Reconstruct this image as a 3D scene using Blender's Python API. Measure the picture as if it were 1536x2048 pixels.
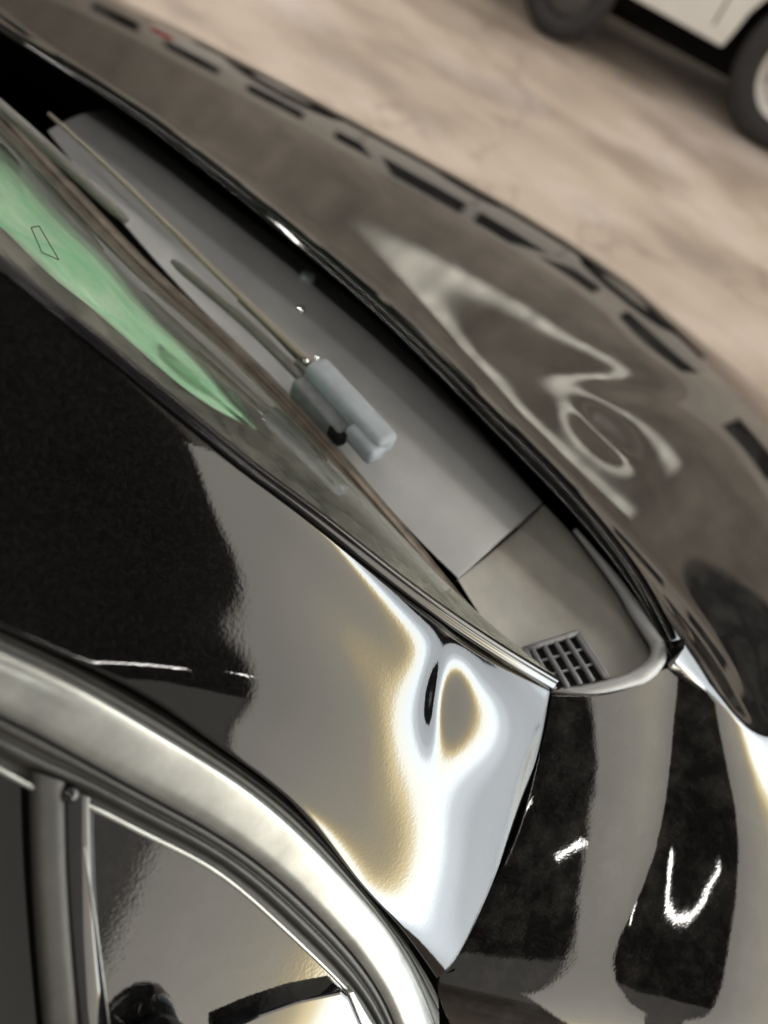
import bpy, math, random
import numpy as np
random.seed(4); np.random.seed(4)
for o in list(bpy.data.objects): bpy.data.objects.remove(o)
scene = bpy.context.scene
COL = scene.collection
R = math.radians

# ------------------------------------------------------------------ camera
F = 1434.0                                   # focal length in pixels of the 1536 x 2048 photograph
PITCH, ROLL, YAW = R(48.5), R(27), R(20)
CAM = np.array([-0.2822198, -0.65423554, 1.4103576])
Zup = np.array([0, 0, 1.0])
_fw = np.array([math.cos(YAW), math.sin(YAW), 0]); _rt = np.array([math.sin(YAW), -math.cos(YAW), 0])
FWD = _fw*math.cos(PITCH) - Zup*math.sin(PITCH)
_up = _fw*math.sin(PITCH) + Zup*math.cos(PITCH)
IU = _up*math.cos(ROLL) - _rt*math.sin(ROLL)
IR = _rt*math.cos(ROLL) + _up*math.sin(ROLL)
from mathutils import Matrix, Vector
cd = bpy.data.cameras.new('camera'); cam = bpy.data.objects.new('camera', cd); COL.objects.link(cam)
M = Matrix(((IR[0], IU[0], -FWD[0], CAM[0]), (IR[1], IU[1], -FWD[1], CAM[1]), (IR[2], IU[2], -FWD[2], CAM[2]), (0, 0, 0, 1)))
cam.matrix_world = M
cd.sensor_fit = 'VERTICAL'; cd.sensor_height = 9.797; cd.lens = 6.86; cd.sensor_width = 7.348
cd.clip_start = 0.01; cd.clip_end = 200
cd.dof.use_dof = True; cd.dof.focus_distance = 0.37; cd.dof.aperture_fstop = 1.15
scene.camera = cam

# ------------------------------------------------------------------ world, exposure
w = bpy.data.worlds.new('World'); scene.world = w; w.use_nodes = True
bg = w.node_tree.nodes['Background']; bg.inputs[0].default_value = (1.0, 0.93, 0.84, 1); bg.inputs[1].default_value = 0.75
vs = scene.view_settings
vs.view_transform = 'Standard'; vs.look = 'None'; vs.gamma = 1; vs.exposure = 0.0; vs.use_curve_mapping = False

# ------------------------------------------------------------------ maths helpers
def unit(v): v = np.asarray(v, float); return v/np.linalg.norm(v)
def ray(px, py): return FWD + IR*(px-768)/F - IU*(py-1024)/F
def P(px, py, z): r = ray(px, py); return CAM + r*((z-CAM[2])/r[2])         # on the level plane at height z
def PZ(px, py, d): return CAM + ray(px, py)*d                                # at depth d in front of the lens
def zd(p): return (np.asarray(p)-CAM) @ FWD
def spline(pts, n, par=2):
    pts = np.array(pts, float); dims = pts.shape[1]; k = min(par, dims)
    seg = np.maximum(np.linalg.norm(np.diff(pts[:, :k], axis=0), axis=1), 1e-9)**.5; t = np.r_[0, np.cumsum(seg)]
    m = len(t); A = np.zeros((m, m)); B = np.zeros((m, dims)); h = np.diff(t); A[0, 0] = A[-1, -1] = 1
    for i in range(1, m-1):
        A[i, i-1] = h[i-1]; A[i, i] = 2*(h[i-1]+h[i]); A[i, i+1] = h[i]
        B[i] = 6*((pts[i+1]-pts[i])/h[i] - (pts[i]-pts[i-1])/h[i-1])
    Mm = np.linalg.solve(A, B)
    def ev(tt):
        i = np.clip(np.searchsorted(t, tt, side='right')-1, 0, m-2); a = (t[i+1]-tt)[:, None]; b = (tt-t[i])[:, None]; H = h[i][:, None]
        return Mm[i]*a**3/(6*H) + Mm[i+1]*b**3/(6*H) + (pts[i]/H-Mm[i]*H/6)*a + (pts[i+1]/H-Mm[i+1]*H/6)*b
    tt = np.linspace(0, t[-1], 400); p = ev(tt)
    s = np.r_[0, np.cumsum(np.linalg.norm(np.diff(p[:, :k], axis=0), axis=1))]
    return ev(np.interp(np.linspace(0, s[-1], n), s, tt))
def sp3(pts, n): return spline(np.array(pts, float), n, 3)
def coons(c0, c1, d0, d1):
    n = len(c0); m = len(d0); u = np.linspace(0, 1, n)[:, None, None]; v = np.linspace(0, 1, m)[None, :, None]
    L = (1-v)*c0[:, None] + v*c1[:, None]; Rr = (1-u)*d0[None] + u*d1[None]
    B = (1-u)*(1-v)*c0[0] + u*(1-v)*c0[-1] + (1-u)*v*c1[0] + u*v*c1[-1]
    return L + Rr - B
def normals(S, towards=CAM):
    n = np.cross(np.gradient(S, axis=0), np.gradient(S, axis=1)); n /= np.maximum(np.linalg.norm(n, axis=2, keepdims=True), 1e-12)
    s = np.sign(((towards-S)*n).sum(2).sum()); return n*s
def flip(G, side):                     # bring the wanted border to column -1
    if side == 'v1': return G
    if side == 'v0': return G[:, ::-1]
    if side == 'u1': return np.swapaxes(G, 0, 1)
    return np.swapaxes(G, 0, 1)[:, ::-1]
def unflip(G, side):
    if side == 'v1': return G
    if side == 'v0': return G[:, ::-1]
    if side == 'u1': return np.swapaxes(G, 0, 1)
    return np.swapaxes(G[:, ::-1], 0, 1)
def hem(G, side, r=.002, depth=.01, towards=CAM):
    """rolled edge of sheet metal: rounds the border over and turns it inwards"""
    N = flip(normals(G, towards), side); H = flip(G, side); b = H[:, -1]; n = N[:, -1]; t = b - H[:, -2]
    t = t - (t*n).sum(1, keepdims=True)*n; t /= np.linalg.norm(t, axis=1, keepdims=True)
    rows = [b + t*r*math.sin(a) - n*r*(1-math.cos(a)) for a in (R(18), R(36), R(54), R(72), R(90))]
    rows.append(rows[-1] - n*depth)
    return unflip(np.concatenate([H, np.stack(rows, 1)], 1), side)
def curve_px(pxs, d_start, d_end, n):
    """image polyline at a depth whose inverse runs evenly from d_start to d_end (a straight run in space)"""
    c = spline(pxs, n); s = np.r_[0, np.cumsum(np.linalg.norm(np.diff(c, axis=0), axis=1))]; s /= s[-1]
    return np.array([PZ(a, b, 1/k) for (a, b), k in zip(c, (1-s)/d_start + s/d_end)])
def loft(curves, m):
    C = np.stack(curves, 1); return np.stack([sp3(C[i], m) if len(curves) > 2 else C[i, 0]+(C[i, 1]-C[i, 0])*np.linspace(0, 1, m)[:, None] for i in range(len(C))], 0)

# ------------------------------------------------------------------ scene helpers
def tag(o, label=None, cat=None, group=None, kind=None):
    if label: o['label'] = label
    if cat: o['category'] = cat
    if group: o['group'] = group
    if kind: o['kind'] = kind
    return o
def empty(name, loc=(0, 0, 0)):
    o = bpy.data.objects.new(name, None); COL.objects.link(o); o.location = loc; o.empty_display_size = .1; return o
bpy.context.view_layer.update()
def link(name, me, m, parent=None, smooth=True):
    o = bpy.data.objects.new(name, me); COL.objects.link(o)
    if m is not None: me.materials.append(m)
    if smooth: me.polygons.foreach_set('use_smooth', [True]*len(me.polygons))
    if parent is not None:
        o.parent = parent
        o.matrix_parent_inverse = Matrix.Translation(parent.location).inverted() if parent.parent is None else Matrix()
    return o
def grid(name, G, m, parent=None, towards=CAM, smooth=True, thick=0):
    n, k = G.shape[:2]; V = G.reshape(-1, 3)
    idx = np.arange(n*k).reshape(n, k)
    q = np.stack([idx[:-1, :-1], idx[1:, :-1], idx[1:, 1:], idx[:-1, 1:]], -1).reshape(-1, 4)
    a = G[n//2, k//2]; nn = np.cross(G[min(n//2+1, n-1), k//2]-G[n//2-1 if n > 2 else 0, k//2], G[n//2, min(k//2+1, k-1)]-G[n//2, k//2-1 if k > 2 else 0])
    if nn @ (np.asarray(towards)-a) < 0: q = q[:, ::-1]
    me = bpy.data.meshes.new(name); me.from_pydata(V.tolist(), [], q.tolist()); me.update()
    o = link(name, me, m, parent, smooth)
    if thick:
        s = o.modifiers.new('t', 'SOLIDIFY'); s.thickness = thick; s.offset = -1
    return o
def tube(name, pts, r, m, parent=None, seg=12, flat=1.0, up=Zup):
    pts = np.array(pts, float); n = len(pts); r = np.broadcast_to(np.asarray(r, float), (n,))
    T = np.gradient(pts, axis=0); T /= np.linalg.norm(T, axis=1, keepdims=True)
    V = []; Fc = []
    for i in range(n):
        s = unit(np.cross(T[i], up)); u = np.cross(s, T[i])
        for k in range(seg):
            a = 2*math.pi*k/seg; V.append(pts[i] + (s*math.cos(a) + u*math.sin(a)*flat)*r[i])
    for i in range(n-1):
        for k in range(seg):
            k2 = (k+1) % seg; Fc.append((i*seg+k, i*seg+k2, (i+1)*seg+k2, (i+1)*seg+k))
    Fc.append(tuple(range(seg))[::-1]); Fc.append(tuple((n-1)*seg+k for k in range(seg)))
    me = bpy.data.meshes.new(name); me.from_pydata([list(v) for v in V], [], Fc); me.update()
    return link(name, me, m, parent)
def rbox(name, c, ax, half, m, parent=None, bev=.002, seg=2, smooth=True):
    """box with its own axes and rounded edges"""
    import bmesh
    bm = bmesh.new(); bmesh.ops.create_cube(bm, size=2)
    if bev: bmesh.ops.scale(bm, vec=half, verts=bm.verts); bmesh.ops.bevel(bm, geom=bm.edges[:], offset=bev, segments=seg, profile=.5, affect='EDGES')
    else: bmesh.ops.scale(bm, vec=half, verts=bm.verts)
    A = np.array(ax).T; 
    for v in bm.verts: p = A @ np.array(v.co) + np.asarray(c); v.co = p
    bmesh.ops.recalc_face_normals(bm, faces=bm.faces)
    me = bpy.data.meshes.new(name); bm.to_mesh(me); bm.free()
    return link(name, me, m, parent, smooth)
def lathe(name, prof, c, axis, m, parent=None, seg=48):
    axis = unit(axis); s = unit(np.cross(axis, Zup) if abs(axis[2]) < .9 else np.cross(axis, [1, 0, 0])); u = np.cross(axis, s)
    G = np.array([[np.asarray(c)+axis*h+(s*math.cos(t)+u*math.sin(t))*r for (r, h) in prof] for t in np.linspace(0, 2*math.pi, seg+1)])
    return grid(name, G, m, parent, towards=np.asarray(c)+axis*5)

# ------------------------------------------------------------------ materials
def new(name):
    m = bpy.data.materials.new(name); m.use_nodes = True; nt = m.node_tree; b = nt.nodes['Principled BSDF']; return m, nt, b
def N(nt, t, **kw):
    n = nt.nodes.new(t)
    for k, v in kw.items():
        if hasattr(n, k): setattr(n, k, v)
        else: n.inputs[k].default_value = v
    return n
def plain(name, col, rough=.5, metal=0, spec=.5, noise=0, nscale=30, bump=0, bscale=300, stretch=None):
    m, nt, b = new(name); b.inputs['Base Color'].default_value = (*col, 1); b.inputs['Roughness'].default_value = rough
    b.inputs['Metallic'].default_value = metal; b.inputs['Specular IOR Level'].default_value = spec
    co = N(nt, 'ShaderNodeTexCoord'); mp = N(nt, 'ShaderNodeMapping'); nt.links.new(co.outputs['Object'], mp.inputs[0])
    if stretch: mp.inputs['Scale'].default_value = stretch
    if noise:
        nz = N(nt, 'ShaderNodeTexNoise', Scale=nscale, Detail=6.0, Roughness=.65); nt.links.new(mp.outputs[0], nz.inputs['Vector'])
        r = N(nt, 'ShaderNodeValToRGB'); nt.links.new(nz.outputs[0], r.inputs[0])
        r.color_ramp.elements[0].position = .3; r.color_ramp.elements[1].position = .72
        r.color_ramp.elements[0].color = tuple(c*(1-noise) for c in col)+(1,); r.color_ramp.elements[1].color = tuple(min(1, c*(1+noise)) for c in col)+(1,)
        nt.links.new(r.outputs[0], b.inputs['Base Color'])
    if bump:
        n2 = N(nt, 'ShaderNodeTexNoise', Scale=bscale, Detail=3.0); nt.links.new(mp.outputs[0], n2.inputs['Vector'])
        bp = N(nt, 'ShaderNodeBump', Strength=bump, Distance=.001); nt.links.new(n2.outputs[0], bp.inputs['Height']); nt.links.new(bp.outputs[0], b.inputs['Normal'])
    return m
def paint(name, peel=.02, flake=True, dust=0.0, wave=0.0, ior=1.5):
    """black metallic lacquer with orange peel, fine flake and a film of dust"""
    m, nt, b = new(name); L = nt.links.new
    b.inputs['Roughness'].default_value = .035; b.inputs['IOR'].default_value = ior
    co = N(nt, 'ShaderNodeTexCoord')
    n1 = N(nt, 'ShaderNodeTexNoise', Scale=620.0, Detail=2.0, Roughness=.5); L(co.outputs['Object'], n1.inputs['Vector'])
    bp = N(nt, 'ShaderNodeBump', Strength=peel, Distance=.001); L(n1.outputs[0], bp.inputs['Height'])
    if wave:
        n3 = N(nt, 'ShaderNodeTexNoise', Scale=22.0, Detail=2.0); L(co.outputs['Object'], n3.inputs['Vector'])
        b2 = N(nt, 'ShaderNodeBump', Strength=wave, Distance=.01); L(n3.outputs[0], b2.inputs['Height']); L(b2.outputs[0], bp.inputs['Normal'])
    L(bp.outputs[0], b.inputs['Normal'])
    v = N(nt, 'ShaderNodeTexVoronoi', Scale=2600.0); L(co.outputs['Object'], v.inputs['Vector'])
    sx = N(nt, 'ShaderNodeSeparateColor'); L(v.outputs['Color'], sx.inputs[0])
    r = N(nt, 'ShaderNodeValToRGB'); L(sx.outputs[0], r.inputs[0])
    r.color_ramp.elements[0].position = .8; r.color_ramp.elements[0].color = (.002, .002, .0022, 1); r.color_ramp.elements[1].color = (.014, .013, .012, 1) if flake else (.006, .006, .006, 1)
    n4 = N(nt, 'ShaderNodeTexNoise', Scale=45.0, Detail=8.0, Roughness=.75); L(co.outputs['Object'], n4.inputs['Vector'])
    r4 = N(nt, 'ShaderNodeValToRGB'); L(n4.outputs[0], r4.inputs[0]); r4.color_ramp.elements[0].position = .45; r4.color_ramp.elements[1].position = .8
    r4.color_ramp.elements[1].color = (dust, dust, dust, 1)
    mx = N(nt, 'ShaderNodeMix', data_type='RGBA'); L(r4.outputs[0], mx.inputs[0]); L(r.outputs[0], mx.inputs[6]); mx.inputs[7].default_value = (.4, .37, .33, 1)
    L(mx.outputs[2], b.inputs['Base Color'])
    return m
M_pillar = paint('lacquer_fresh', .018)
M_paint = paint('lacquer_dusty', .014, dust=.04, wave=.03)
M_hood = paint('lacquer_hood', .01, dust=.05, ior=1.62)
M_glossblack = plain('gloss_black_plastic', (.006, .006, .007), .06, noise=.4, nscale=200)
M_rubber = plain('rubber', (.02, .019, .016), .55, noise=.35, nscale=120, bump=.05, bscale=900)
M_rubber_tan = plain('dusty_rubber', (.10, .08, .06), .6, noise=.5, nscale=60, stretch=(1, 1, 1))
M_cowl = plain('cowl_plastic', (.185, .186, .188), .42, noise=.12, nscale=14, bump=.08, bscale=700)
M_cowl2 = plain('cowl_plastic_dusty', (.165, .158, .14), .5, noise=.35, nscale=9, bump=.1, bscale=500)
M_dark = plain('shade_and_trim_black', (.006, .006, .006), .9, spec=.1)  # matt black for backings that stand for shade, and for dark trim
M_cap = plain('wiper_cover_plastic', (.19, .212, .235), .65, noise=.15, nscale=60, bump=.1, bscale=400)
M_wiper = plain('wiper_metal', (.09, .085, .075), .35, noise=.2, nscale=90)
M_wiperlight = plain('wiper_bare_edge', (.17, .15, .115), .35, metal=.3)
M_chrome = plain('bright_screw', (.8, .8, .8), .15, metal=1)
M_frame = plain('satin_door_frame', (.23, .235, .225), .25, metal=.55, noise=.25, nscale=55, bump=.015, bscale=1200)
M_truck = plain('white_truck_paint', (.80, .785, .74), .18, noise=.05, nscale=3)
M_tyre = plain('tyre_rubber', (.028, .026, .028), .75, noise=.3, nscale=30, bump=.3, bscale=60)
M_alloy = plain('alloy', (.72, .70, .66), .3, metal=.7)
M_tail = plain('tail_light_red', (.55, .02, .015), .12)
M_ceiling = plain('dark_ceiling', (.05, .047, .045), .9, noise=.3, nscale=1.2)
M_housing = plain('lamp_housing_black', (.012, .012, .013), .5)
M_dash = plain('dashboard', (.10, .105, .09), .8, noise=.35, nscale=40, bump=.2, bscale=500)
def glassy(name, tint, dust, rough=.02):
    m, nt, b = new(name); L = nt.links.new; nt.nodes.remove(b); out = nt.nodes['Material Output']
    tr = N(nt, 'ShaderNodeBsdfTransparent'); tr.inputs[0].default_value = (*tint, 1)
    gl = N(nt, 'ShaderNodeBsdfGlossy', Roughness=rough); fr = N(nt, 'ShaderNodeFresnel', IOR=1.38)
    df = N(nt, 'ShaderNodeBsdfDiffuse'); df.inputs[0].default_value = (.55, .55, .47, 1)
    co = N(nt, 'ShaderNodeTexCoord'); nz = N(nt, 'ShaderNodeTexNoise', Scale=180.0, Detail=10.0, Roughness=.8); L(co.outputs['Object'], nz.inputs['Vector'])
    nb = N(nt, 'ShaderNodeTexNoise', Scale=9.0, Detail=5.0); L(co.outputs['Object'], nb.inputs['Vector'])
    mu = N(nt, 'ShaderNodeMath', operation='MULTIPLY'); L(nz.outputs[0], mu.inputs[0]); L(nb.outputs[0], mu.inputs[1])
    rp = N(nt, 'ShaderNodeValToRGB'); L(mu.outputs[0], rp.inputs[0]); rp.color_ramp.elements[0].position = .15; rp.color_ramp.elements[1].position = .5
    rp.color_ramp.elements[0].color = (dust*.3,)*3+(1,); rp.color_ramp.elements[1].color = (dust*2.2,)*3+(1,)
    m1 = N(nt, 'ShaderNodeMixShader'); L(rp.outputs[0], m1.inputs[0]); L(tr.outputs[0], m1.inputs[1]); L(df.outputs[0], m1.inputs[2])
    m2 = N(nt, 'ShaderNodeMixShader'); L(fr.outputs[0], m2.inputs[0]); L(m1.outputs[0], m2.inputs[1]); L(gl.outputs[0], m2.inputs[2]); L(m2.outputs[0], out.inputs[0])
    return m
M_glass = glassy('windscreen_glass', (.84, .95, .87), .2)
M_sideglass = plain('black_side_glass', (.005, .005, .005), .03)  # black colour stands for the dark interior behind the door glass
M_quarter = paint('quarter_panel_gloss', .035, dust=.04)

def emit(name, col, s):
    m, nt, b = new(name); b.inputs['Base Color'].default_value = (.8, .8, .8, 1); b.inputs['Emission Color'].default_value = (*col, 1); b.inputs['Emission Strength'].default_value = s; return m

# ------------------------------------------------------------------ floor and ceiling
def floor_mat():
    m, nt, b = new('concrete'); L = nt.links.new; b.inputs['Roughness'].default_value = .55
    co = N(nt, 'ShaderNodeTexCoord'); mp = N(nt, 'ShaderNodeMapping'); mp.inputs['Scale'].default_value = (1.3, .8, 1); mp.inputs['Rotation'].default_value = (0, 0, .3); L(co.outputs['Object'], mp.inputs[0])
    n1 = N(nt, 'ShaderNodeTexNoise', Scale=1.1, Detail=8.0, Roughness=.6); L(mp.outputs[0], n1.inputs['Vector'])
    r1 = N(nt, 'ShaderNodeValToRGB'); L(n1.outputs[0], r1.inputs[0])
    e = r1.color_ramp.elements; e[0].position = .32; e[0].color = (.38, .315, .262, 1); e[1].position = .7; e[1].color = (.60, .525, .485, 1)
    x = e.new(.5); x.color = (.48, .395, .32, 1)
    mp2 = N(nt, 'ShaderNodeMapping'); mp2.inputs['Scale'].default_value = (1.5, .8, 1); mp2.inputs['Rotation'].default_value = (0, 0, .25); L(co.outputs['Object'], mp2.inputs[0])
    n2 = N(nt, 'ShaderNodeTexNoise', Scale=1.4, Detail=5.0); L(mp2.outputs[0], n2.inputs['Vector'])
    r2 = N(nt, 'ShaderNodeValToRGB'); L(n2.outputs[0], r2.inputs[0]); r2.color_ramp.elements[0].position = .36; r2.color_ramp.elements[0].color = (.62, .60, .585, 1); r2.color_ramp.elements[1].position = .52; r2.color_ramp.elements[1].color = (1, 1, 1, 1)
    mx = N(nt, 'ShaderNodeMix', data_type='RGBA', blend_type='MULTIPLY'); mx.inputs[0].default_value = .8; L(r1.outputs[0], mx.inputs[6]); L(r2.outputs[0], mx.inputs[7])
    v = N(nt, 'ShaderNodeTexVoronoi', feature='DISTANCE_TO_EDGE', Scale=.45); 
    nw = N(nt, 'ShaderNodeTexNoise', Scale=2.5, Detail=4.0); L(co.outputs['Object'], nw.inputs['Vector'])
    va = N(nt, 'ShaderNodeVectorMath', operation='ADD'); L(co.outputs['Object'], va.inputs[0]); L(nw.outputs['Color'], va.inputs[1]); L(va.outputs[0], v.inputs['Vector'])
    rc = N(nt, 'ShaderNodeValToRGB'); L(v.outputs['Distance'], rc.inputs[0]); rc.color_ramp.elements[0].color = (.45, .42, .38, 1); rc.color_ramp.elements[1].position = .012; rc.color_ramp.elements[1].color = (1, 1, 1, 1)
    m2 = N(nt, 'ShaderNodeMix', data_type='RGBA', blend_type='MULTIPLY'); m2.inputs[0].default_value = .45; L(mx.outputs[2], m2.inputs[6]); L(rc.outputs[0], m2.inputs[7])
    L(m2.outputs[2], b.inputs['Base Color'])
    return m
def sheet(name, x0, x1, y0, y1, z, m):
    me = bpy.data.meshes.new(name); me.from_pydata([(x0, y0, z), (x1, y0, z), (x1, y1, z), (x0, y1, z)], [], [(0, 1, 2, 3)]); return link(name, me, m)
tag(sheet('floor', -40, 60, -40, 40, 0, floor_mat()), 'stained tan concrete workshop floor', kind='structure')
tag(sheet('ceiling', -9, 5.4, -16, 24, 6.2, M_ceiling), 'unseen workshop ceiling kept dark to blacken the pillar reflections', kind='structure')  # dark tone chosen so the upper pillar mirrors black
M_ceil2 = plain('pale_ceiling', (.8, .76, .71), .8, noise=.35, nscale=.7)
tag(sheet('pale_ceiling', 5.4, 12.5, -9, 24, 6.2, M_ceil2), 'unseen pale ceiling part added to lighten the bonnet reflections', kind='structure')  # paler than the rest so the bonnet mirrors a lighter tone

def upright(name, x, y0, y1, z0, z1, m, parent=None):
    me = bpy.data.meshes.new(name); me.from_pydata([(x, y0, z0), (x, y1, z0), (x, y1, z1), (x, y0, z1)], [], [(0, 1, 2, 3)]); return link(name, me, m, parent)
M_wall = plain('pale_wall', (.72, .69, .63), .7, noise=.12, nscale=1.5)
M_wall2 = plain('brown_wall', (.50, .46, .41), .8, noise=.35, nscale=.8)
M_pane = plain('wall_window', (.012, .013, .014), .08)
wall = tag(upright('wall', 12.5, -11, 24, 0, 3.0, M_wall), 'pale far workshop wall mirrored in the bonnet', kind='structure')
tag(upright('upper_wall', 12.5, -11, 24, 3.0, 6.4, M_wall2), 'brown upper part of the far workshop wall', kind='structure')
for k in range(11): rbox('wall_window', (12.47, -7.6+k*2.5, 1.75), np.eye(3), (.02, .8, .62), M_pane, wall, 0)

# ------------------------------------------------------------------ the black car
car = tag(empty('black_car', (0.3, 0, 0)), 'glossy black car with a dent at the foot of its windscreen pillar', 'car')

# --- windscreen pillar panel (Coons patch between its four shut lines, with the dent pressed into it)
nU, nV = 260, 150
base = np.array([P(*q) for q in spline([(1100, 1385, 1.05), (1065, 1560, 1.03), (985, 1770, 1.0), (875, 1955, .965)], nV)])
W_PX = [(1100, 1385), (1000, 1325), (850, 1225), (700, 1110), (600, 1032), (490, 950), (400, 877), (300, 795), (200, 712), (100, 632), (0, 548), (-80, 480)]
D_PX = [(875, 1955), (800, 1850), (720, 1760), (600, 1610), (430, 1480), (300, 1390), (150, 1312), (0, 1240), (-80, 1205)]
wedge = curve_px(W_PX, zd(base[0]), .235, nU)
dedge = curve_px(D_PX, zd(base[-1]), .225, nU)
lv = np.linspace(0, 1, nV)[:, None]; left = wedge[-1]*(1-lv) + dedge[-1]*lv
S = coons(wedge, dedge, base, left)
nn = normals(S)
cf = [-0.0084, -0.0567, 0.2139, 0.0146, 0.0245, 0.0073, -0.6104, -0.1951, -0.1804, 0.0172, 0.0436, -0.0379, -0.1038, -0.1941, 0.1334, 0.157, 0.0541, 0.0471, 0.0192, -0.3844, -0.2433, -0.1003, 0.0299, -0.0104, -0.0998, 0.352, -0.0781, -0.0176, -0.0101, 0.0037, 0.1308, -0.0572, 0.1488, 0.006, -0.0342, -0.0041, -0.0312, -0.0048, 0.0004, 0.0251, 0.0268, -0.0237, -0.0411, -0.0032, -0.0246, 0.0072, 0.0128, 0.0009]
uu = np.linspace(0, 1, nU)[:, None]; vv = np.linspace(0, 1, nV)[None]
cheb = lambda x, k: np.cos(k*np.arccos(np.clip(2*x-1, -1, 1)))
disp = sum(c*cheb(uu, i)*cheb(vv, j)*4*vv*(1-vv) for c, (i, j) in zip(cf, [(i, j) for i in range(8) for j in range(6)]))*.01
S = S + nn*disp[..., None]
def pix(G):
    v = G-CAM; z = v @ FWD; return np.stack([768+F*(v @ IR)/z, 1024-F*(v @ IU)/z], -1)
q = pix(S)
# the dent: slope of the pressed metal across it, integrated to depth and faded along its length
DX = np.array([-200, -160, -120, -100, -80, -66, -52, -41, -34, -22, -14, -7, 0, 9, 22, 36, 48, 62, 82, 100, 130, 170])
DS = np.array([0, .0, .03, .07, .14, .22, .38, .58, .64, .62, .42, .20, .02, -.09, -.17, -.14, -.10, -.06, -.05, -.04, -.02, 0])
tx = np.linspace(-200, 170, 741); ds = np.interp(tx, DX, DS); ker = np.exp(-.5*(np.arange(-30, 31)*.5/4.0)**2); ds = np.convolve(ds, ker/ker.sum(), 'same')
hx = -np.cumsum(ds)*.5/6170; hx = hx - np.interp(tx, [-200, 170], [hx[0], hx[-1]])*0
def relief():
    dy = q[..., 1]-1393; x = (q[..., 0]-903) + .13*dy
    end = hx[-1]; h = np.interp(x, tx, hx) - np.where(x > -20, end*np.clip((x+20)/260, 0, 1), 0)
    return h*np.exp(-.5*np.abs(dy/78)**2.2)
S = S + nn*relief()[..., None]
# carry the panel on up the pillar, past the frame
ext = np.stack([S[-1] + (S[-1]-S[-9])/8*k for k in range(4, 60, 4)], 0)
PILLAR = np.concatenate([S, ext], 0)
G = hem(PILLAR, 'v1', .0015, .010); G = hem(G, 'v0', .003, .006); G = hem(G, 'u0', .0015, .010)
pillar = grid('pillar_panel', G, M_pillar, car)
pillar['label'] = 'pillar panel with a small pressed dent'
inner = PILLAR[::6, ::6] - normals(PILLAR)[::6, ::6]*.014
inner = np.concatenate([(inner[:1]*2-inner[1:2])[:, :], inner], 0)
inner = np.concatenate([inner, inner[:, -1:]*2-inner[:, -2:-1]], 1)
grid('pillar_gap_backing', inner, M_dark, car)  # black backing added so the gaps round the panel look dark

# --- windscreen: trim strip, glass, lower seal
def shifted(pxs, dx, dy): return [(a+dx, b+dy) for a, b in pxs]
dW0 = zd(base[0])
tr = [curve_px(shifted(W_PX, k*.6, -k*.8), dW0*g, .235*g, 120) for k, g in ((4, 1.004), (12, .997), (20, 1.0), (26, .996), (34, 1.006))]
trim = grid('windscreen_trim', loft(tr, 17), M_glossblack, car)
SEAL_PX = [(-80, 160), (0, 245), (150, 405), (300, 560), (400, 650), (500, 745), (600, 850), (700, 962), (790, 1065), (880, 1175), (960, 1270), (1020, 1338)]
seal = np.array([P(a, b, 1.045) for a, b in spline(SEAL_PX, 120)])
gtop = curve_px(shifted(W_PX, 19, -26)[::-1], .235*1.004, dW0*1.004, 120)
glassG = loft([gtop, seal], 24)
n_g = normals(glassG); uu2 = np.linspace(0, 1, 24)[None, :, None]
glassG = glassG + n_g*.006*4*uu2*(1-uu2)
ge = np.stack([glassG[0] + (glassG[0]-glassG[6])/6*k for k in range(40, 0, -4)], 0)
glassG = np.concatenate([ge, glassG], 0)
wind = grid('windscreen', glassG, M_glass, car)
s2 = [np.array([P(a, b, zz) for a, b in spline(shifted(SEAL_PX, k*.74, -k*.67), 120)]) for k, zz in ((-10, 1.0455), (-2, 1.050), (5, 1.0465), (10, 1.0495), (17, 1.046), (24, 1.047))]
grid('windscreen_seal', loft(s2, 26), M_rubber_tan, car)

# --- dashboard and pale green sheet under the glass
pn = unit(normals(glassG).mean((0, 1))); pc = glassG[60, 12]
def under(px, py, d):          # point on the plane d below the glass
    r = ray(px, py); return CAM + r*(((pc-pn*d-CAM) @ pn)/(r @ pn))
dv_ = glassG[:, -1:]-glassG[:, -2:-1]
dash = np.concatenate([glassG] + [glassG[:, -1:]+dv_*k for k in (3, 6, 10)], 1)[::3] - pn*.05
grid('dashboard', dash, M_dash, car)
def sheet_mat():
    m, nt, b = new('pale_green_sheet'); L = nt.links.new; b.inputs['Roughness'].default_value = .6
    co = N(nt, 'ShaderNodeTexCoord'); nz = N(nt, 'ShaderNodeTexNoise', Scale=22.0, Detail=5.0, Distortion=1.2); L(co.outputs['Object'], nz.inputs['Vector'])
    r = N(nt, 'ShaderNodeValToRGB'); L(nz.outputs[0], r.inputs[0]); r.color_ramp.elements[0].position = .35; r.color_ramp.elements[0].color = (.50, .92, .64, 1); r.color_ramp.elements[1].position = .65; r.color_ramp.elements[1].color = (.86, 1.0, .86, 1)
    L(r.outputs[0], b.inputs['Base Color']); return m
top = spline([(-80, 215), (0, 285), (80, 340), (150, 400), (235, 500), (280, 550), (320, 600), (400, 700), (475, 800), (512, 858)], 40)
bot = spline([(-80, 385), (0, 450), (100, 548), (165, 600), (280, 700), (400, 798), (470, 838), (512, 860)], 40)
gs = np.array([[under(*(t*(1-k)+b_*k), .022 + .003*math.sin(9*k)+.002*math.sin(i*.5+6*k)) for k in np.linspace(0, 1, 12)] for i, (t, b_) in enumerate(zip(top, bot))])
gsheet = grid('green_sheet', gs, sheet_mat(), None, thick=.0006)  # thin pale sheet held between glass and dashboard
tag(gsheet, 'pale green sheet just below the windscreen glass', 'sheet')
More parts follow.
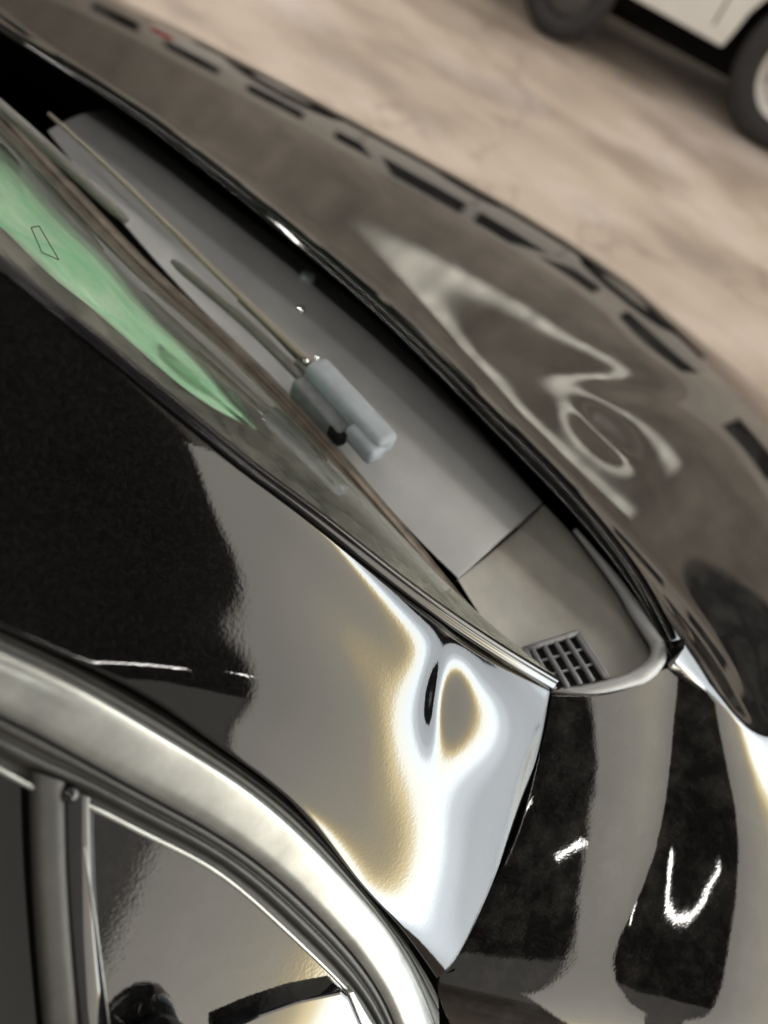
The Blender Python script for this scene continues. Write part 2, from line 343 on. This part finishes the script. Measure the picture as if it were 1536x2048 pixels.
def ink(name, pxs, wpx, m=M_dark):
    c = spline(pxs, 24) if len(pxs) > 2 else np.array([np.array(pxs[0])+(np.array(pxs[1])-np.array(pxs[0]))*t for t in np.linspace(0, 1, 8)])
    t = np.gradient(c, axis=0); t /= np.linalg.norm(t, axis=1, keepdims=True); nrm = np.stack([-t[:, 1], t[:, 0]], 1)
    Gk = np.array([[under(*(a+b*wpx/2*s), .0155) for s in (-1, 1)] for a, b in zip(c, nrm)])
    return grid(name, Gk, m, gsheet)
M_ink = plain('dark_green_print', (.05, .12, .07), .7)
for a, b in (((62, 455), (78, 452)), ((78, 452), (118, 520)), ((118, 520), (84, 505)), ((84, 505), (62, 455))): ink('printed_mark', [a, b], 3.0, M_ink)

# --- cowl panel between windscreen and bonnet
H_PX0 = [(215, 218), (250, 245), (330, 305), (440, 392), (620, 530), (790, 680), (950, 850), (1085, 1005)]
H_PX1 = [(1085, 1005), (1190, 1120), (1265, 1225), (1308, 1300)]
S_PX0 = [(95, 262), (150, 330), (220, 415), (320, 530), (420, 635), (520, 730), (620, 835), (720, 947), (810, 1050), (915, 1155)]
S_PX1 = [(915, 1155), (980, 1255), (1035, 1325), (1050, 1340)]
def lv3(pxs, n, z0, z1): c = spline(pxs, n); return np.array([P(a, b, z0+(z1-z0)*k) for (a, b), k in zip(c, np.linspace(0, 1, n))])
for nm, sp_, hp_, m, dz, dish in (('cowl_panel', S_PX0, H_PX0, M_cowl, 0, .004), ('cowl_end_panel', S_PX1, H_PX1, M_cowl2, -.001, -.006)):
    n = 60
    c0 = lv3(sp_, n, 1.04, 1.04) + Zup*dz; c1 = lv3(hp_, n, 1.022, 1.022 if nm == 'cowl_panel' else 1.03) + Zup*dz
    if nm == 'cowl_panel': c0[-1:] ; 
    G = loft([c0, c1], 24)
    if nm == 'cowl_end_panel':
        d1_ = np.array([P(a, b, 1.036) for a, b in spline([(1050, 1340), (1110, 1374), (1190, 1374), (1262, 1352), (1305, 1318), (1308, 1300)], 24)]); d1_[0] = c0[-1]; d1_[-1] = c1[-1]
        k_ = np.linspace(0, 1, 24)[:, None]; G = coons(c0, c1, c0[0]*(1-k_)+c1[0]*k_, d1_)
    vv2 = np.linspace(0, 1, 24)[None, :, None]
    G = G + Zup*dish*4*vv2*(1-vv2)
    if nm == 'cowl_end_panel': G = G[1:]
    G = hem(G, 'v1', .003, .03)
    G = hem(G, 'u1' if nm == 'cowl_panel' else 'u0', .0006, .006)
    cw = grid(nm, G, m, car)
cowl_end = cw
# raised lip round the end of the cowl
lip = np.array([P(a, b, zz) for a, b, zz in spline([(1150, 1060, 1.036), (1245, 1180, 1.040), (1298, 1262, 1.044), (1318, 1305, 1.045), (1295, 1343, 1.045), (1235, 1368, 1.044), (1160, 1382, 1.041), (1090, 1378, 1.038)], 60)])
tube('cowl_lip', lip, np.r_[np.linspace(.002, .0045, 20), np.full(20, .0052), np.linspace(.0045, .002, 20)], M_cowl, car)
M_vent = plain('vent_plastic_shaded', (.075, .075, .08), .5, noise=.2, nscale=80)  # plastic darkened to carry the shade the vent lies in
# vent grille
vg = [P(1046, 1302, 1.0405), P(1152, 1268, 1.0405), P(1212, 1360, 1.0415), P(1090, 1385, 1.0415)]
def quad(a, b): return (vg[0]*(1-a)+vg[1]*a)*(1-b) + (vg[3]*(1-a)+vg[2]*a)*b
gz = np.array([[quad(a, b) for b in np.linspace(0, 1, 4)] for a in np.linspace(0, 1, 4)])
grid('vent_shade_plate', gz, M_dark, cowl_end)  # flat black plate stands for the shade inside the vent
for k in range(5):
    a = .12 + k*.21
    tube('vent_slat', [quad(a, b)+Zup*.002 for b in np.linspace(0, 1, 5)], .0019, M_vent, cowl_end, 8)
for k in range(2):
    b = .33+.33*k; tube('vent_bar', [quad(a, b)+Zup*.0012 for a in np.linspace(.05, 1, 5)], .0009, M_vent, cowl_end, 6)
for a0, b0, a1, b1 in ((0, 0, 1, 0), (1, 0, 1, 1), (0, 0, 0, 1)):
    tube('vent_frame', [quad(a0+(a1-a0)*t, b0+(b1-b0)*t)+Zup*.002 for t in np.linspace(0, 1, 5)], .0022, M_vent, cowl_end, 8)
# black sheet added under the gap to keep it dark
sheet_b = np.array([[np.array([x, y, .975-.12*(x > .05)]) for y in np.linspace(-.66, .74, 6)] for x in (-.05, .0, .12, .5)])
grid('gap_shade_sheet', sheet_b, M_dark, car)

# --- bonnet
HE = [(0.03, .72, 1.05), (0.085, .42, 1.068), *[tuple(P(a, b, zz)) for a, b, zz in ((0, 55, 1.078), (230, 199, 1.080), (470, 378, 1.079), (750, 610, 1.074), (980, 832, 1.067), (1148, 1002, 1.061), (1275, 1165, 1.054), (1340, 1285, 1.049))]]
hr = sp3(HE, 140)
SIL = [(-330, -290, .80), (180, 0, .87), (400, 100, .885), (760, 280, .895), (1180, 510, .90), (1536, 780, .895), (1720, 950, .88)]
hf = sp3([tuple(P(*s)) for s in SIL], 140)
near = sp3([hr[-1], P(1345, 1322, 1.048), P(1440, 1396, 1.042), P(1540, 1467, 1.024), np.array([.31, -.89, .985]), np.array([.5, -.885, .95]), hf[-1]], 110)
far = sp3([hr[0], hr[0]*.66+hf[0]*.34+Zup*.015, hr[0]*.33+hf[0]*.67+Zup*.015, hf[0]], 110)
B = coons(hr, hf, far, near)
u_ = np.linspace(0, 1, 140)[:, None]; v_ = np.linspace(0, 1, 110)[None]
qb = pix(B)
B[..., 2] += .030*6.75*v_**2*(1-v_)*np.clip(4*u_*(1-u_)*1.6, 0, 1)**.7
def gz2(cx, cy, sx, sy, ang, h):
    dx, dy = qb[..., 0]-cx, qb[..., 1]-cy; a = R(ang); x = dx*math.cos(a)+dy*math.sin(a); y = -dx*math.sin(a)+dy*math.cos(a)
    return h*np.exp(-.5*(x/sx)**2-.5*(y/sy)**2)
B[..., 2] += gz2(1200, 870, 45, 18, 42, -.0030) + gz2(1265, 790, 110, 22, 12, -.0035)
# character line of the power dome
B[..., 2] += (.006/(1+np.exp(-(B[..., 1]+.50)/.03)) - .006)*np.clip(v_*6, 0, 1)
# nose: rolls over and drops to the grille
noz = [B]; e = B[:, -1]; dirx = unit([1, 0, 0])
for dx, dz in ((.004, -.004), (.008, -.012), (.012, -.03), (.016, -.1)): noz.append((e + np.array([dx, 0, dz]))[:, None])
G = np.concatenate(noz, 1)
G = hem(G, 'v0', .0032, .003); G = hem(G, 'u1', .0025, .012)
hood = grid('hood', G, M_hood, car)
bump_rows = [(e+np.array([.016, 0, -.105]))[:, None], (e+np.array([.03, 0, -.2]))[:, None], (e+np.array([.04, 0, -.35]))[:, None], (e+np.array([.03, 0, -.55]))[:, None], (e+np.array([.0, 0, -.62]))[:, None]]
grid('front_bumper', np.concatenate(bump_rows, 1), M_paint, car, towards=np.array([4, 0, .5]))
grid('hood_inner', B[8:-8:8, 14::8]-Zup*.035, M_dark, car)

# --- front wing
ftop = sp3([P(1107, 1394, 1.044), P(1200, 1392, 1.043), P(1290, 1362, 1.043), P(1350, 1338, 1.043), P(1440, 1406, 1.041), P(1540, 1478, 1.031), np.array([.30, -.905, 1.02]), np.array([.6, -.915, 1.01]), np.array([.85, -.87, .95])], 140)
fl = [P(1107, 1394, 1.044), P(1069, 1563, 1.0275), P(988, 1773, .9975), P(881, 1957, .963), P(905, 2060, .925)]
fl = sp3(fl + [fl[-1]+np.array([.0, -.012, -.06])], 90)
fbot = sp3([fl[-1], (-.06, -.93, .89), (.05, -1.03, .925), (.30, -1.08, .965), (.6, -1.05, .96), (.9, -.95, .91)], 140)
fr_ = sp3([ftop[-1], ftop[-1]+np.array([.03, -.03, -.06]), fbot[-1]], 90)
Wg = coons(ftop, fbot, fl, fr_)
nw = normals(Wg); uw = np.linspace(0, 1, 140)[:, None]; vw = np.linspace(0, 1, 90)[None]
Wg = Wg + nw*(.001*4*vw*(1-vw)*np.clip(uw*3, 0, 1))[..., None]
low = [(Wg[:, -1]+np.array([0, dy, dz]))[:, None] for dy, dz in ((-.02, -.006), (-.04, -.018), (-.055, -.04), (-.06, -.08), (-.06, -.2), (-.04, -.45))]
G = np.concatenate([Wg]+low, 1)
G = hem(G, 'u0', .0012, .012); G = hem(G, 'v0', .002, .012)
grid('front_wing', G, M_paint, car)

# --- door frame, seals and quarter window (all on the plane of the door)
DN = unit([-0.17865574, -0.71337501, 0.67762691]); DA = PZ(430, 1742, .30)
def DP(px, py, lift=0): r = ray(px, py); return CAM + r*(((DA+DN*lift-CAM) @ DN)/(r @ DN))
def run(pxs, lift, n=150): return np.array([DP(a, b, lift) for a, b in spline(pxs, n)])
A1 = [(-80, 1222), (0, 1257), (150, 1330), (300, 1410), (430, 1500), (590, 1625), (705, 1770), (785, 1865), (850, 1965), (900, 2080)]
A2 = [(-80, 1262), (0, 1298), (150, 1368), (290, 1448), (470, 1558), (600, 1663), (700, 1768), (768, 1848), (830, 1950), (880, 2080)]
A3 = [(-80, 1385), (0, 1432), (75, 1470), (240, 1562), (400, 1650), (530, 1738), (640, 1838), (712, 1918), (765, 1998), (800, 2080)]
A4 = [(-80, 1500), (0, 1540), (75, 1578), (160, 1605), (290, 1668), (430, 1742), (560, 1850), (640, 1925), (710, 2000), (760, 2080)]
def mid(a, b, t):
    a_, b_ = spline(a, 40), spline(b, 40); return [tuple(p*(1-t)+q_*t) for p, q_ in zip(a_, b_)]
def band(name, a, b, prof, m, par, k=40): return grid(name, loft([run(mid(a, b, t), l*.001) for t, l in prof], k), m, par)
door = band('door_frame', A2, A3, ((-.03, -1), (.03, 3), (.15, 4.6), (.4, 5.2), (.7, 4.6), (.93, 2.5), (1.0, -2)), M_frame, car, 48)
D_R = D_PX[::-1]
band('door_seal', D_R, A2, ((.30, -4), (.42, -1.5), (.5, .2), (.58, -1), (.66, .5), (.85, 1.6), (1.0, 1.0), (1.05, -2)), M_rubber, door, 48)
band('glass_run_seal', A3, A4, ((-.03, -3), (.10, 1.5), (.24, 1.0), (.32, -.6), (.46, 1.8), (.60, 1.0), (.74, -2), (.95, -2)), M_rubber, door, 56)
tube('bright_bead', run(A4, .0006), .0010, M_frame, door, 10)
grid('shut_gap_backing', loft([run(mid(D_R, A1, -1.2), -.012), run(mid(A3, A4, 1), -.012)], 3), M_dark, door)  # black sheet behind the seals keeps the door gap dark
c0 = run([(140, 1594), (290, 1668), (430, 1742), (560, 1850), (640, 1925), (710, 2000), (780, 2100)], -.0005)
c1 = run([(230, 2140), (300, 2200), (500, 2300), (820, 2300)], -.0005)
quarter = grid('quarter_window', loft([c0, c1], 30), M_quarter, door)
# divider bar, bead and door glass
def strip(name, pa, pb, prof, m, par=door): return grid(name, loft([run(mid(pa, pb, t), l*.001, 40) for t, l in prof], 14), m, par)
strip('divider_post', [(128, 1570), (135, 1800), (165, 2150)], [(186, 1600), (194, 1820), (228, 2150)], ((0, 0), (.1, 1.5), (.5, 2), (.9, 1.2), (1, -1)), M_glossblack)
strip('divider_trim', [(58, 1540), (66, 1800), (95, 2150)], [(130, 1565), (138, 1800), (167, 2150)], ((0, -2), (.12, 1.5), (.5, 2.4), (.9, 2), (1, 0)), M_rubber)
tube('divider_bead', run([(168, 1690), (192, 1850), (226, 2110)], .0018, 20), .0004, M_frame, door, 8)
lathe('corner_clip', [(0, .003), (.002, .0028), (.0032, .001), (.0036, -.002)], DP(140, 1588, .001), DN, M_glossblack, door, 24)
dg = np.array([[DP(a, b, -.009) for b in np.linspace(1450, 2300, 10)] for a in np.linspace(-400, 130, 10)])
grid('door_glass', dg, M_sideglass, door)
# black sheet added behind the shut lines to keep them dark
grid('shut_line_backing', np.array([[PZ(a, b, .50) for b in (1820, 1950, 2200)] for a in (700, 850, 1000)]), M_dark, door)
# door mirror
def prism_px(name, outline, l0, l1, m, par, bev=.0012):
    import bmesh
    bm = bmesh.new(); A_ = [bm.verts.new(DP(a, b, l1)) for a, b in outline]; f = bm.faces.new(A_)
    r = bmesh.ops.extrude_face_region(bm, geom=[f]); vs_ = [v for v in r['geom'] if isinstance(v, bmesh.types.BMVert)]
    bmesh.ops.translate(bm, vec=Vector(DN*(l0-l1)), verts=vs_)
    bmesh.ops.bevel(bm, geom=bm.edges[:], offset=bev, segments=2, profile=.6, affect='EDGES'); bmesh.ops.recalc_face_normals(bm, faces=bm.faces)
    me = bpy.data.meshes.new(name); bm.to_mesh(me); bm.free(); return link(name, me, m, par, False)
mfoot = prism_px('mirror_foot', [(440, 2066), (520, 2030), (600, 2002), (684, 1984), (700, 1998), (722, 2050), (740, 2200), (440, 2200)], -.002, .006, M_glossblack, door)
prism_px('mirror_gasket', [(696, 1986), (708, 1984), (740, 2040), (770, 2120), (752, 2130), (722, 2050)], -.001, .004, M_frame, mfoot, .0008)
dome = [(.0001, .030), (.012, .029), (.022, .026), (.030, .018), (.034, .004), (.034, -.06)]
lathe('mirror_head', [(a*.45, b*.45) for a, b in dome], DP(312, 2125, .010), unit(IU*.8-FWD*.5), M_glossblack, mfoot, 40)
# --- lower body and wheels that carry the car
shell = rbox('body_shell', (-.95, 0, .52), np.eye(3), (1.3, .68, .24), M_dark, car, .05, 2)  # dark box added inside the car to stop light leaking up
for sy in (-1, 1):
    rbox('door_skin', (-.95, sy*.80, .62), np.eye(3), (.78, .07, .26), M_paint, car, .04, 3)
    for x in (.62, -2.0):
        wv = lathe('wheel', [(.20, .10), (.22, .105), (.29, .11), (.325, .09), (.33, .05), (.33, -.05), (.325, -.09), (.2, -.1)], (x, sy*.78, .332), (0, sy, 0), M_tyre, car, 36)
        lathe('rim', [(0, .085), (.05, .085), (.06, .06), (.17, .07), (.2, .1)], (x, sy*.78, .332), (0, sy, 0), M_alloy, wv, 36)

# --- wipers
cap_ax = unit(P(752, 885, 1.06)-P(640, 762, 1.06)); cap_s = unit(np.cross(Zup, cap_ax))
arm = tube('wiper_arm', sp3([P(618, 725, 1.066), P(500, 612, 1.073), P(340, 455, 1.079), P(200, 320, 1.081), P(98, 228, 1.078)], 30), np.r_[np.full(8, .0028), np.linspace(.0026, .0016, 22)], M_wiperlight, car, 8)
tube('arm_spring', sp3([P(604, 722, 1.061), P(540, 655, 1.062), P(480, 598, 1.064)], 10), .0028, M_rubber, arm, 8)
cc = P(697, 822, 1.058)
capo = rbox('wiper_cover', cc + Zup*.005 - cap_s*.001, (cap_ax, cap_s, Zup), (.043, .0105, .009), M_cap, car, .0055, 4)
M_capb = plain('cover_base_plastic', (.09, .095, .10), .6, noise=.3, nscale=150)
rbox('cover_base', cc - cap_s*.013 - cap_ax*.012 - Zup*.004, (cap_ax, cap_s, Zup), (.028, .010, .008), M_capb, capo, .003, 3)
rbox('cover_tongue', cc - cap_s*.010 + cap_ax*.030 + Zup*.0015, (cap_ax, cap_s, Zup), (.015, .008, .0075), M_cap, capo, .0045, 3)
rbox('cover_notch', cc - cap_s*.020 + cap_ax*.013 - Zup*.003, (cap_ax, cap_s, Zup), (.007, .004, .005), M_dark, capo, .001, 1)
rbox('hinge_block', P(612, 738, 1.058), (cap_ax, cap_s, Zup), (.008, .006, .006), M_wiper, capo, .002, 2)
for px, py in ((612, 722), (632, 716)): lathe('hinge_screw', [(0, .002), (.0016, .0016), (.0022, 0)], P(px, py, 1.068), Zup, M_chrome, arm, 16)
tube('wiper_blade', sp3([P(252, 440, 1.062), P(120, 318, 1.064), P(0, 212, 1.066), P(-140, 90, 1.066)], 20), np.r_[.003, .0046, np.full(18, .005)], M_wiper, car, 14)
tube('wiper_blade', sp3([P(345, 522, 1.058), P(430, 592, 1.058), P(520, 672, 1.058), P(612, 765, 1.056)], 20), np.r_[.002, .0036, np.full(18, .004)], M_wiper, car, 14)
lathe('washer_nozzle', [(0, .006), (.004, .006), (.006, .004), (.007, -.004)], P(615, 556, 1.03), Zup, M_cap, car, 20)
lathe('panel_clip', [(0, .003), (.003, .002), (.004, 0)], P(600, 618, 1.036), Zup, M_chrome, car, 16)

# ------------------------------------------------------------------ white pickup on the far side of the floor
w1 = P(1512, 297, 0)
ta = unit((P(1100, 72, 0)-w1)*np.array([1, 1, 0])); tn = unit(np.cross(ta, Zup))
if tn @ (CAM-w1) < 0: tn = -tn
tn[2] = 0; tl = 3.3
truck = tag(empty('white_truck', tuple(w1-tn*.9)), 'white truck with a bright alloy wheel parked across the floor', 'truck')
def tp(a, n, z): return w1*np.array([1, 1, 0]) + ta*a + tn*n + Zup*z
def tprism(name, prof, n0, n1, m, parent, bev=.02):
    """side profile (along, height) carried across the truck"""
    import bmesh
    bm = bmesh.new(); A_ = [bm.verts.new(tp(a, n0, z)) for a, z in prof]; f = bm.faces.new(A_)
    r = bmesh.ops.extrude_face_region(bm, geom=[f]); vs_ = [v for v in r['geom'] if isinstance(v, bmesh.types.BMVert)]
    bmesh.ops.translate(bm, vec=Vector(tn*(n1-n0)), verts=vs_)
    if bev: bmesh.ops.bevel(bm, geom=bm.edges[:], offset=bev, segments=2, profile=.6, affect='EDGES')
    bmesh.ops.recalc_face_normals(bm, faces=bm.faces)
    me = bpy.data.meshes.new(name); bm.to_mesh(me); bm.free(); return link(name, me, m, parent, False)
RK = .40; WR = .44; AR = .53
def arch(c): return [(c-AR*math.cos(t), RK+.05+AR*.98*math.sin(t)) for t in np.linspace(0.02, math.pi-.02, 13)]
prof = [(-1.0, .52), (-AR-.06, RK)] + arch(0) + [(AR+.02, RK-.02), (tl-AR-.05, RK)] + arch(tl) + [(tl+AR+.05, RK), (tl+1.2, .55), (tl+1.2, 1.15), (-.2, 1.15), (-1.0, 1.05)]
tprism('body', prof, -1.75, -.05, M_truck, truck, .012)
cab = tprism('cab', [(.45, 1.12), (.95, 1.78), (tl-1.0, 1.8), (tl-.75, 1.12)], -1.65, -.15, M_truck, truck, .03)
M_win = plain('dark_window', (.01, .011, .012), .05)
for a0, a1, a2, a3 in ((.72, 1.06, 1.42, 1.42), (1.54, 1.54, tl-1.1, tl-.95)):
    tprism('window', [(a0, 1.2), (a1, 1.7), (a2, 1.7), (a3, 1.2)], -.155, -.135, M_win, truck, .005)
for c_, nn_ in ((0, -.12), (tl, -.12), (0, -1.65), (tl, -1.65)):
    out = tn if nn_ > -1 else -tn
    c3 = tp(c_, nn_, WR)
    wh = lathe('wheel', [(.27, .085), (.29, .11), (.38, .115), (.42, .09), (.437, .05), (WR, .0), (.437, -.08), (.42, -.11), (.2, -.12)], c3, out, M_tyre, truck, 48)
    lathe('rim_barrel', [(.0, .0), (.20, .0), (.24, .06), (.262, .092), (.28, .088)], c3, out, M_alloy, wh, 40)
    if nn_ > -1:
        lathe('hub', [(0, .085), (.045, .085), (.06, .06), (.065, .02)], c3, out, M_alloy, wh, 24)
        for k in range(6):
            t = k*math.pi/3+.3; d = ta*math.cos(t)+Zup*math.sin(t); s_ = np.cross(out, d)
            rbox('spoke', c3+out*.06+d*.15, (d, s_, out), (.11, .03, .014), M_alloy, wh, .008, 2)
for c_ in (0, tl): tprism('wheel_well', [(c_-AR-.02, .5), (c_-AR-.02, 1.02), (c_+AR+.02, 1.02), (c_+AR+.02, .5)], -1.5, -.33, M_dark, truck, 0)
tprism('underbody', [(-.9, .20), (-.9, .55), (tl+1, .55), (tl+1, .20)], -1.5, -.3, M_dark, truck, 0)  # black block hung low to deepen the shadow under the truck
tprism('step', [(1.15, .31), (1.15, .375), (1.75, .375), (1.75, .31)], -.3, -.12, M_dark, truck, .01)
tprism('tail_light', [(tl+1.0, .85), (tl+1.0, 1.1), (tl+1.19, 1.1), (tl+1.19, .85)], -.3, -.035, M_tail, truck, .01)
for a in (.66, 1.48, tl-.78): tprism('door_line', [(a, .46), (a, 1.14), (a+.012, 1.14), (a+.012, .46)], -.07, -.047, M_dark, truck, 0)
# a loose tyre standing under the sill
lt = P(1097, 74, 0)*np.array([1, 1, 0]) + Zup*.30 - tn*.02
tyre = tag(lathe('loose_tyre', [(.16, .07), (.17, .09), (.25, .095), (.285, .07), (.30, .03), (.30, -.03), (.285, -.07), (.25, -.095), (.17, -.09), (.16, -.07), (.16, .07)], lt, tn, M_tyre, None, 40), 'black tyre standing on the floor beside the white truck sill', 'tyre')
lathe('inner_rim', [(.0, .0), (.03, .01), (.06, -.01), (.16, -.02)], lt, tn, plain('dark_rim', (.12, .11, .10), .4), tyre, 32)

# ------------------------------------------------------------------ repair lamp: long tilted diffuser board beside the wing, mirrored in the panels
LC = np.array([.30, -1.17, 1.08]); LN = unit(np.array([-.05, -.66, 1.10])-LC)
La = unit(np.cross(Zup, LN)); Lb = np.cross(LN, La)
X0, X1, X2 = .8228, -.951, -1.555
g_ = math.hypot(X1, X2); e_ = np.array([X1, X2])/g_; wv_ = np.array([-e_[1], e_[0]])
def lamp_pt(u, ww): ab = e_*(u-X0)/g_ + wv_*ww; return LC + La*ab[0] + Lb*ab[1]
U3 = unit(lamp_pt(1, 0)-lamp_pt(0, 0)); W3 = unit(lamp_pt(0, 1)-lamp_pt(0, 0)); NL = unit(np.cross(U3, W3))
if NL @ LN < 0: NL = -NL
wid = np.linalg.norm(lamp_pt(1.0, 0)-lamp_pt(-.075, 0)); HL = .75; WC = .15
cen = lamp_pt(.4625, WC)
lamp = tag(empty('repair_lamp', (cen[0], cen[1], 0)), 'long tilted diffuser board lamp standing beside the front wing, mirrored in the pillar', 'lamp')
def lamp_mat():
    m, nt, b = new('led_diffuser'); L = nt.links.new
    uvn = N(nt, 'ShaderNodeUVMap'); sp = N(nt, 'ShaderNodeSeparateXYZ'); L(uvn.outputs[0], sp.inputs[0])
    r = N(nt, 'ShaderNodeValToRGB'); L(sp.outputs[0], r.inputs[0]); cr = r.color_ramp; cr.interpolation = 'EASE'
    stops = [(0, (.29, .27, .24)), (.2, (.33, .31, .27)), (.42, (.37, .34, .27)), (.485, (.52, .43, .26)), (.53, (1.0, .82, .46)), (.57, (1.5, 1.5, 1.32)), (.66, (1.35, 1.45, 1.5)), (.74, (.72, .78, .82)), (.84, (.47, .50, .52)), (1, (.36, .38, .395))]
    cr.elements[0].position = 0; cr.elements[0].color = (*[c/2 for c in stops[0][1]], 1); cr.elements[1].position = 1; cr.elements[1].color = (*[c/2 for c in stops[-1][1]], 1)
    for p, c in stops[1:-1]: k = cr.elements.new(p); k.color = (*[v/2 for v in c], 1)
    b.inputs['Base Color'].default_value = (.6, .6, .6, 1); b.inputs['Roughness'].default_value = .5
    L(r.outputs[0], b.inputs['Emission Color']); b.inputs['Emission Strength'].default_value = 23
    return m
G = np.array([[lamp_pt(u, ww+WC) for ww in np.linspace(-HL, HL, 9)] for u in np.linspace(-.075, 1.0, 25)])
dif = grid('diffuser', G, lamp_mat(), lamp, towards=LC+NL)
uvl = dif.data.uv_layers.new(name='UVMap')
for lp in dif.data.loops: uvl.data[lp.index].uv = ((lp.vertex_index // 9)/24*1.075-.075, (lp.vertex_index % 9)/8)
rbox('housing', cen-NL*.022+U3*.03, (U3, W3, NL), (wid/2+.045, HL+.015, .018), M_housing, lamp, .004, 2)  # black edge widened on one side to darken reflections past the board
bk = cen - NL*.05
tube('stand_pole', [bk*np.array([1, 1, 0])+Zup*.03, bk], .016, M_housing, lamp, 12, up=np.array([1., 0, 0]))
for k in range(3):
    t = 2*math.pi*k/3+.9; tube('stand_leg', [bk*np.array([1, 1, 0])+Zup*.16, bk*np.array([1, 1, 0])+np.array([.35*math.cos(t), .35*math.sin(t), .012])], .012, M_housing, lamp, 10)

# ------------------------------------------------------------------ ceiling tubes
M_tube2 = emit('bare_tube_light', (1.0, .95, .88), 200)  # stronger tubes without housings, added to light the pale ceiling
M_tube = emit('tube_light', (1.0, .96, .90), 80)
def tube_light(c, d, ln, label, house=True):
    o = tag(empty('ceiling_light', tuple(c)), label, 'ceiling light', 'tube lamps hung under the ceiling')
    d = unit(d); c = np.asarray(c, float)
    tube('lamp_tube', [c-d*ln/2, c+d*ln/2], .026, M_tube if house else M_tube2, o, 12)
    if house: rbox('lamp_housing', c+Zup*.075, (d, unit(np.cross(Zup, d)), Zup), (ln/2+.03, .07, .025), M_housing, o, .005, 1)
    for s in (-1, 1): tube('hanger', [c+d*s*ln*.4+Zup*.09, np.array([*(c+d*s*ln*.4)[:2], 6.2])], .006, M_housing, o, 6, up=np.array([1., 0, 0]))
for x, y, d in ((-2, .3, 1), (-2, 3.4, 1), (1.2, 1.6, 1), (1.2, 4.8, 1), (4.0, 4.8, 1), (4.4, -1.2, 1), (9.5, -5, 0), (7.5, -1, 0), (9.5, 3, 0), (6.4, 5.5, 0), (9.5, 10, 0), (6.4, 12, 0), (-1.5, -3.0, 0), (-1.3, -3.8, 0), (0, -6.2, 0), (3, -6.2, 0), (6, -6.2, 0)):
    tube_light((x, y, 4.4 if x < 5 else 5.3), (0, 1, 0) if d else (1, 0, 0), 2.8 if d else 1.6, 'long white tube lamp hung under the dark ceiling' if x < 5.4 else 'bare white tube lamp added under the pale ceiling to brighten it', x < 5)

# ------------------------------------------------------------------ glowing strip added to the far wall for the streak in the bonnet
def streak_glow_mat():
    m, nt, b = new('milky_streak_glow'); L = nt.links.new
    co = N(nt, 'ShaderNodeTexCoord'); nz = N(nt, 'ShaderNodeTexNoise', Scale=1.6, Detail=6.0, Roughness=.7); L(co.outputs['Object'], nz.inputs['Vector'])
    r = N(nt, 'ShaderNodeValToRGB'); L(nz.outputs[0], r.inputs[0]); r.color_ramp.elements[0].position = .35; r.color_ramp.elements[0].color = (.25, .23, .19, 1); r.color_ramp.elements[1].position = .65; r.color_ramp.elements[1].color = (1, .95, .80, 1)  # uneven glow gives the mirrored streak its mottled look
    L(r.outputs[0], b.inputs['Emission Color']); b.inputs['Emission Strength'].default_value = 3.2; b.inputs['Base Color'].default_value = (.5, .5, .45, 1)
    return m
rl = tag(empty('streak_panel', (12.46, 3.5, 5.45)), 'long glowing panel added high in the far wall for the bonnet streak', 'window')
rbox('light_panel', (12.46, 3.5, 5.45), np.eye(3), (.01, 5.6, .20), streak_glow_mat(), rl, 0)
for sz in (-1, 1): rbox('panel_frame', (12.45, 3.5, 5.45+sz*.225), np.eye(3), (.02, 5.65, .024), M_housing, rl, 0)
